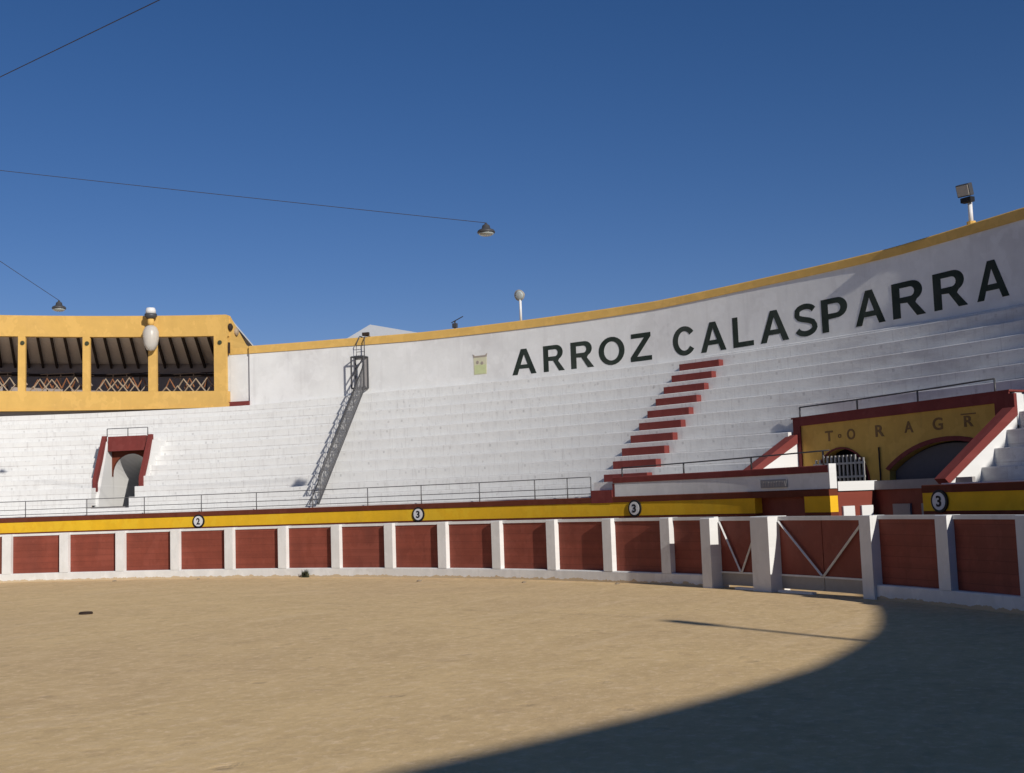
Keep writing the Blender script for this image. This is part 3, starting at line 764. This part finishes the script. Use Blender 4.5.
# right flank: white with a sloping yellow top
f = radial(GE)
bm = BM(); prism(bm, [(GR + 0.301, 5.9), (GR + 0.301, 7.95), (R + 9.55, 8.02), (R + 9.55, 5.9)], f, -0.22, -0.001); obj('side_wall', bm, 'white', gal)
bm = BM(); prism(bm, [(GR + 0.301, 7.951), (GR + 0.301, 9.46), (R + 9.3, 8.50), (R + 9.55, 8.45), (R + 9.55, 8.021)], f, -0.22, 0.03); obj('side_fascia', bm, 'ochre', gal)
bm = BM(); prism(bm, [(GR + 0.0, 5.93), (GR + 0.0, 6.10), (GR + 0.5, 6.10), (GR + 0.5, 5.93)], f, 0.001, 0.07); obj('foot_block', bm, 'ochre', gal)
for r_, z_, s_ in ((GR + 0.25, 9.02, 0.14), (GR + 0.75, 8.9, 0.15)):
    bm = BM(); lathe(bm, f(r_, z_, 0.03), [(s_, 0), (s_, 0.06), (s_ * 0.55, 0.10), (s_ * 0.5, 0.11)], 12, f(0, 0, 1)); obj('side_lamp', bm, 'rafter' if s_ < 0.145 else 'cream', gal)
bm = BM(); frame_box(bm, f(GR + 0.14, 8.2, 0.05), GE, 0.05, 0.10, 0.42); obj('meter_box', bm, 'rafter', gal)
# niche between gallery and high wall
ni = thing('wall_niche', 'shaded white niche with a maroon sill between the yellow gallery and the high white wall', 'niche', P(73.2, UW, 6.0))
bm = BM(); arc(bm, GE + 0.01, 73.89, rect(UW + 0.10, UW + 0.25, 5.85, 7.949), 0.5); obj('back_wall', bm, 'white', ni)
bm = BM(); arc(bm, GE + 0.04, 73.89, rect(UW + 0.08, UW + 0.25, 7.95, 8.20), 0.5); obj('cornice', bm, 'ochre', ni)
bm = BM(); arc(bm, GE + 0.06, 73.9, rect(UW - 0.12, UW + 0.099, 5.93, 6.13), 0.5); obj('sill', bm, 'red_paint', ni)

# zigzag railings in the gallery bays
for i, (a1, a0) in enumerate(((71.55, 68.05), (67.15, 63.65), (62.85, 59.45), (58.7, 55.2), (54.4, 50.9))):
    t = thing('zigzag_railing', ['cream and rust zigzag metal frames in the gallery bay nearest the high wall', 'cream and rust zigzag metal frames in the gallery bay left of the white lamp', 'cream and rust zigzag metal frames in the third gallery bay counted from the high wall', 'cream and rust zigzag metal frames in the gallery bay cut by the left photo edge', 'cream and rust zigzag metal frames in the gallery bay beyond the left edge'][i], 'railing', P((a0 + a1) / 2, GR + 0.9, 6.2), 'zigzag frames in the gallery bays')
    zb = zsil((a0 + a1) / 2)
    for layer, (rr, z0, z1, m_, sh, nn) in enumerate(((GR + 0.42, zb - 0.02, zb + 0.26, 'cream', 0.0, 5), (GR + 0.75, zb + 0.20, zb + 0.58, 'rust', 0.12, 6), (GR + 0.60, zb + 0.24, zb + 0.56, 'cream', 0.35, 5))):
        b0_ = a0 - 0.30; w_ = (a1 - a0 + 0.35) / nn
        for j in range(nn):
            if layer == 2 and (j + i) % 4 == 0: continue
            if layer == 1 and (j * 3 + i) % 6 == 3: continue
            aa = b0_ + w_ * (j + sh); ab = aa + w_ * 0.5; ac = aa + w_ * 0.98
            bm = BM(); tube(bm, [P(aa, rr, z0), P(ab, rr + random.uniform(-.05, .05), z1 + random.uniform(-.03, .03)), P(ac, rr, z0 + random.uniform(-.03, .03))], 0.030, 5)
            obj('zigzag_frame', bm, m_, t)
    for zz_ in (zb + 0.70, zb + 0.82):
        bm = BM(); tube(bm, [P(a0, GR + 1.2, zz_), P(a1, GR + 1.2, zz_)], 0.022, 5); obj('top_rail', bm, 'rafter', t)
    for j in range(4):
        aj = a0 + (a1 - a0) * (j + 0.5) / 4
        bm = BM(); tube(bm, [P(aj, GR + 1.2, 6.2), P(aj, GR + 1.2, zb + 0.82)], 0.022, 5); obj('post', bm, 'rafter', t)

# ------------------------------------------------------------------ barrier round the sand
ba = thing('barrier', 'red boarded ring barrier with white posts and white plinth around the sand', 'barrier')
DA = 4.0388; A0 = 64.30; WPOST = 0.62
SG = (115.96, 119.22); DG = (120.35, 125.5)
lo_end, hi_end = A0 - 5 * DA, 125.54 + 6 * DA + WPOST
bm = BM()
prpl = crect(R - 0.0, R + 0.30, 0.0, 0.265, 0.025)
arc(bm, lo_end, SG[0] + 0.2, prpl, 0.8); arc(bm, DG[1] + 0.3, hi_end, prpl, 0.8); obj('plinth', bm, 'plinth', ba)
bm = BM(); arc(bm, lo_end, SG[0] + 0.2, rect(R + 0.115, R + 0.24, 1.435, 1.505), 0.8); arc(bm, DG[1] + 0.3, hi_end, rect(R + 0.115, R + 0.24, 1.435, 1.505), 0.8); obj('top_edge', bm, 'white', ba)
left_edges = [A0 + DA * k for k in range(-5, 13)]; right_edges = [125.54 + DA * k for k in range(0, 7)]
# one post and one boarded panel, then copies turned about the ring centre
bm = BM(); arc(bm, 0, WPOST, crect(R - 0.006, R + 0.28, 0.262, 1.508, 0.02), 0.7); post0 = obj('post', bm, 'white', ba)
bm = BM(); arc(bm, WPOST + 0.001, DA - 0.001, rect(R + 0.14, R + 0.19, 0.262, 1.434), 0.7); panel0 = obj('board_panel', bm, 'boards', ba)
first = True
for e in left_edges + right_edges:
    rot = -RAD(e)
    if first: post0.rotation_euler = (0, 0, rot)
    else: dup(post0, ba, rot)
    if e == left_edges[-1]:
        bm = BM(); arc(bm, e + WPOST + 0.001, SG[0] - 0.001, rect(R + 0.14, R + 0.19, 0.262, 1.434), 0.7); obj('board_panel', bm, 'boards', ba)
    elif e != right_edges[-1]:
        if first: panel0.rotation_euler = (0, 0, rot)
        else: dup(panel0, ba, rot)
    first = False
bm = BM(); arc(bm, SG[0] - 0.02, SG[0] + 0.60, crect(R - 0.20, R + 0.30, -0.02, 1.49, 0.02), 0.7); obj('gate_post', bm, 'white', ba)
bm = BM(); arc(bm, SG[1], SG[1] + 1.13, crect(R - 0.20, R + 0.30, -0.02, 1.51, 0.02), 0.7); obj('gate_post', bm, 'white', ba, label='widest white gate post, between the single and the double gate')
bm = BM(); arc(bm, 125.54 - 0.02, 125.54 + WPOST, crect(R - 0.06, R - 0.007, -0.02, 1.509, 0.01), 0.7); obj('gate_post', bm, 'white', ba)

def gate(label, a0, a1, double):
    t = thing('barrier_gate', label, 'gate', P((a0 + a1) / 2, R + 0.12, 0), 'red gates in the barrier')
    G = R + 0.10
    halves = [(a0 + 0.01, (a0 + a1) / 2 - 0.02), ((a0 + a1) / 2 + 0.02, a1 - 0.01)] if double else [(a0 + 0.01, a1 - 0.01)]
    for h0, h1 in halves:
        bm = BM(); arc(bm, h0, h1, rect(G, G + 0.05, 0.34, 1.42), 0.8); leaf = obj('gate_leaf', bm, 'gate_red', t)
        bm = BM(); arc(bm, h0, h1, rect(G - 0.005, G + 0.05, 0.06, 0.31), 0.8); obj('kick_plate', bm, 'dirty_grey', t)
    bm = BM(); arc(bm, a0, a1, rect(G - 0.03, G + 0.07, 1.42, 1.50), 0.8); obj('top_bar', bm, 'white', t)
    bm = BM(); arc(bm, a0, a1, rect(G - 0.03, G + 0.02, 0.312, 0.345), 0.8); obj('bottom_bar', bm, 'white', t)
    mid = (a0 + a1) / 2
    for s, e in ((a0 + 0.05, mid - 0.04), (a1 - 0.05, mid + 0.04)):
        bm = BM(); tube(bm, [P(s, G - 0.04, 1.40), P(e, G - 0.04, 0.35)], 0.026, 4); obj('diagonal_brace', bm, 'white', t)
    return t
gate('narrow red gate with a white V brace between two white posts of the barrier', SG[0] + 0.60, SG[1], False)
gate('wide double red gate with a white V brace across both leaves', SG[1] + 1.13, 125.52, True)
# pale strips added to imitate the sunlit strip under the gates
for a, wd, lb in ((118.6, 0.75, 'pale strip imitating sunlit sand under the narrow gate'), (121.6, 1.0, 'pale strip imitating sunlit sand under the double gate')):
    bm = BM(); frame_box(bm, P(a, R - 0.06, 0.022), a, wd, 0.10, 0.045); tag(obj('lit_strip', bm, 'white_metal', origin=P(a, R, 0)), lb, 'lit_strip')

# numbered discs on the yellow band
for a, n, lb in ((76.46, '2', 'round white sign with number 2 on the yellow band'), (92.61, '3', 'round number 3 sign on the yellow band between steel staircase and red stairway'),
                 (107.95, '3', 'round number 3 sign on the yellow band below the raised parapet'), (126.2, '3', 'round number 3 sign in shade at the right of the gate recess')):
    t = thing('number_sign', lb, 'sign', P(a, W0, 1.72), 'numbered discs on the yellow band')
    f = local(a); n3 = -f(0, 0, 1)
    bm = BM(); lathe(bm, f(0, 1.715, W0 - 0.004), [(0.215, 0), (0.215, 0.03), (0.20, 0.035)], 28, n3); obj('rim', bm, 'black', t)
    bm = BM(); lathe(bm, f(0, 1.715, W0 - 0.036), [(0.165, 0), (0.165, 0.01)], 28, n3); obj('disc', bm, 'white_metal', t)
    obj('number', text_bm(n, 0.21, 0.13, f, W0 - 0.052, W0 - 0.045, 0.03, -0.065, 1.61), 'black', t)

# ------------------------------------------------------------------ lamps, cables, masts
def pendant(loc, w_, label):
    t = thing('hanging_lamp', label, 'lamp', loc, 'lamps hanging from the cables')
    k = w_ / 2
    bm = BM(); lathe(bm, loc, [(k, 0), (k * 1.02, 0.03), (k * 0.9, 0.07), (k * 0.5, 0.11), (k * 0.42, 0.19), (k * 0.2, 0.22), (k * 0.1, 0.26)], 24); obj('shade', bm, 'dark_metal', t, True)
    bm = BM(); lathe(bm, Vector(loc) - Vector((0, 0, 0.06)), [(k * 0.62, 0), (k * 0.86, 0.03), (k * 0.9, 0.055)], 24); obj('glass', bm, 'glass', t, True)
    return t
L1 = Vector((24.95, -6.31, 8.68)); L2 = Vector((23.44, 7.74, 8.16))
pendant(L1, 0.44, 'dark round lamp at the end of the long cable above the middle of the stand')
pendant(L2, 0.40, 'dark round lamp hanging just above the yellow gallery roof')
def cable(pts, label, rad=0.012, sag=0.0, n=20):
    P0, P1 = Vector(pts[0]), Vector(pts[1])
    q = [P0.lerp(P1, i / n) - Vector((0, 0, sag * 4 * (i / n) * (1 - i / n))) for i in range(n + 1)]
    bm = BM(); tube(bm, q, rad, 5)
    tag(obj('overhead_cable', bm, 'wire', origin=P0), label, 'cable', 'overhead cables')
d = Vector((19.38, 4.97, 10.86)) - L1
cable([L1 + Vector((0, 0, 0.26)), L1 + d * 3.0 + Vector((0, 0, 0.1))], 'long thin cable running from the upper left edge to the middle hanging lamp', 0.008, 0.10)
d = Vector((20.87, 6.97, 8.96)) - L2
cable([L2 + Vector((0, 0, 0.26)), L2 + d * 9], 'short thin cable running to the lamp above the gallery roof', 0.008, 0.25)
A_ = Vector((13.36, -3.23, 9.9)); B_ = Vector((12.58, -8.11, 9.84))
cable([A_ + (A_ - B_) * 5, B_ + (B_ - A_) * 5], 'dark cable crossing the top left corner of the sky', 0.008, 0.0)

def floodlight_round(az, zt, label):
    base = P(az, UW + 0.2, ctop(az) - 0.001)
    t = thing('floodlight', label, 'floodlight', base, 'floodlights on the cornice')
    bm = BM(); tube(bm, [base, base + Vector((0, 0, zt - base.z - 0.22))], 0.045, 8); obj('pole', bm, 'white_metal', t, True)
    f = local(az); c = base + Vector((0, 0, zt - base.z - 0.12)); n3 = (-f(0, 0, 1) + Vector((0, 0, -0.25))).normalized()
    bm = BM(); lathe(bm, c - n3 * 0.1, [(0.08, -0.1), (0.13, 0.0), (0.19, 0.12), (0.20, 0.16), (0.18, 0.165)], 20, n3); obj('housing', bm, 'dirty_grey', t, True)
    bm = BM(); lathe(bm, c - n3 * 0.1, [(0.17, 0.166), (0.12, 0.19), (0.02, 0.2)], 20, n3); obj('lens', bm, 'glass', t, True)
floodlight_round(92.15, 9.2, 'round floodlight on a white pole above the letters ARROZ')
# box floodlight
az = 118.5; base = P(az, UW + 0.1, ctop(az) - 0.001)
t = thing('floodlight', 'square floodlight on a leaning white pole above the last letters', 'floodlight', base, 'floodlights on the cornice')
bm = BM(); tube(bm, [base, base + Vector((0, 0, 0.58))], 0.055, 8); obj('pole', bm, 'white_metal', t, True)
bm = BM(); tube(bm, [base + Vector((0, 0, 0.0)), base + Vector((0, 0, 0.08))], 0.11, 10); obj('foot', bm, 'ochre', t)
c = base + Vector((0, 0, 0.86)) - P(az, 0.16, 0)
bm = BM(); frame_box(bm, c, az - 12, 0.35, 0.20, 0.31, 0, 0.3); obj('housing', bm, 'dark_metal', t, bevel=0.02)
bm = BM(); frame_box(bm, c - P(az - 12, 0.115, 0.035), az - 12, 0.29, 0.02, 0.25, 0, 0.3); obj('lens', bm, 'dirty_grey', t)
bm = BM(); frame_box(bm, base + Vector((0, 0, 0.62)) - P(az, 0.08, 0), az, 0.30, 0.16, 0.12); obj('bracket', bm, 'black', t)
# mast that throws the long thin shadow on the sand
az = 168.3; base = P(az, UW + 0.1, ctop(az) - 0.001)
t = thing('floodlight', 'tall floodlight pole on the cornice behind the camera', 'floodlight', base, 'floodlights on the cornice')
bm = BM(); tube(bm, [base, base + Vector((0, 0, 1.80))], 0.07, 8); obj('pole', bm, 'white_metal', t, True)
bm = BM(); frame_box(bm, base + Vector((0, 0, 1.65)), az, 0.22, 0.2, 0.5); obj('housing', bm, 'dark_metal', t)

# antenna
az = 87.74; base = P(az, UW + 0.2, ctop(az) - 0.001)
an = thing('antenna', 'small dark antenna on the cornice left of the round floodlight', 'antenna', base)
f = local(az)
bm = BM(); tube(bm, [base, base + Vector((0, 0, 0.32))], 0.03, 6); obj('mast', bm, 'dark_metal', an)
bm = BM(); tube(bm, [f(-0.14, base.z + 0.26, UW + 0.2), f(0.40, base.z + 0.42, UW + 0.1)], 0.018, 5); obj('arm', bm, 'dark_metal', an)
bm = BM(); frame_box(bm, base + Vector((0, 0, 0.14)), az, 0.16, 0.12, 0.16); obj('box', bm, 'dark_metal', an)

# lamp on the gallery: bracket head with a pale globe below
az = 67.62; zt = ztop(az)
la = thing('gallery_lamp', 'pale drop shaped glass lamp with grey cap fixed to the gallery front at a column', 'lamp', P(az, GR - 0.25, zt - 0.3))
c = P(az, GR - 0.24, zt)
bm = BM(); lathe(bm, c + Vector((0, 0, 0.04)), [(0.19, 0), (0.19, 0.12), (0.16, 0.22), (0.05, 0.24)], 18); obj('cap', bm, 'white_metal', la, True)
bm = BM(); lathe(bm, c + Vector((0, 0, -0.16)), [(0.14, 0), (0.23, 0.08), (0.23, 0.19), (0.1, 0.199)], 18); obj('hood', bm, 'dark_metal', la, True)
bm = BM(); lathe(bm, c + Vector((0, 0, -0.42)), [(0.08, 0), (0.13, 0.10), (0.12, 0.255)], 14); obj('neck', bm, 'ochre', la, True)
bm = BM(); lathe(bm, c + Vector((0, 0, -1.42)), [(0.03, 0.02), (0.15, 0.06), (0.25, 0.24), (0.30, 0.50), (0.30, 0.75), (0.22, 0.93), (0.12, 1.0)], 24); obj('globe', bm, 'bulb', la, True)
bm = BM(); tube(bm, [c + Vector((0, 0, 0.1)), P(az, GR + 0.05, zt - 0.1)], 0.03, 6); obj('bracket', bm, 'dark_metal', la)

# pale tent roof beyond the stand
ap_ = Vector((47.29, 14.27, 11.06))
pv = thing('pavilion', 'pale grey pyramid roofed pavilion rising behind the cornice', 'pavilion', (ap_.x, ap_.y, 0))
ex = Vector((0.508, -0.861, 0)); ey = Vector((0.861, 0.508, 0))
bm = BM(); hw_ = 2.6; cz = 10.15
q = [ap_ + ex * (-1.15) + ey * -1.2, ap_ + ex * 2.9 + ey * -2.4, ap_ + ex * 3.2 + ey * 2.4, ap_ + ex * -1.15 + ey * 2.6]
for v in q: v.z = cz
top = bm.verts.new(ap_); Q = [bm.verts.new(v) for v in q]; Q2 = [bm.verts.new(v - Vector((0, 0, 0.12))) for v in q]
for i in range(4):
    bm.faces.new((Q[i], Q[(i + 1) % 4], top)); bm.faces.new((Q2[i], Q2[(i + 1) % 4], Q[(i + 1) % 4], Q[i]))
bm.faces.new(Q2[::-1]); obj('roof', bm, 'roof_pale', pv)
for v in q:
    bm = BM(); tube(bm, [Vector((v.x, v.y, 0)) * 1.0, Vector((v.x, v.y, cz - 0.1))], 0.12, 8); obj('pillar', bm, 'white', pv)

# small things on the sand
bm = BM()
for i in range(46):
    a = random.uniform(0, 2 * PI); l = random.uniform(0.10, 0.26); o_ = P(86.7 + random.uniform(-0.22, 0.22), R - 0.10 + random.uniform(-0.03, 0.04), 0)
    tip = o_ + Vector((math.cos(a) * l * 0.35, math.sin(a) * l * 0.25, l))
    sd = Vector((math.sin(a), -math.cos(a), 0)) * 0.022
    v = [bm.verts.new(o_ - sd), bm.verts.new(o_ + sd), bm.verts.new((o_ + tip) / 2 + sd * 0.9), bm.verts.new(tip), bm.verts.new((o_ + tip) / 2 - sd * 0.9)]
    bm.faces.new(v)
tag(obj('weed', bm, 'weed', origin=P(86.7, R - 0.1, 0)), 'small dark tuft growing at the foot of the white plinth', 'weed')
bm = BM(); p = Vector((16.76, -1.44, 0.03)); 
lathe(bm, p, [(0.14, -0.03), (0.14, 0.0), (0.12, 0.015), (0.02, 0.02)], 14)
tag(obj('drain_cover', bm, 'rafter', origin=p), 'dark flat round cover lying in the sand at the left', 'cover')
# loose stones along the barrier: a handful, each its own thing
stone_spots = [(73.5, 0.9, 0.05), (79.2, 0.5, 0.04), (97.6, 1.3, 0.06), (104.8, 0.9, 0.05), (110.4, 0.35, 0.05)]
for i, (a_, dr_, sz) in enumerate(stone_spots):
    bm = BM(); bmesh.ops.create_icosphere(bm, subdivisions=2, radius=sz); p = P(a_, R - dr_, sz * 0.25)
    for v in bm.verts: v.co = Vector((v.co.x * 1.5 * random.uniform(.85, 1.15), v.co.y * random.uniform(.85, 1.15), v.co.z * 0.55)) + p
    tag(obj('stone', bm, 'earth', origin=p), 'tiny dark stone lying on the sand near the barrier', 'stone', 'stones on the sand')
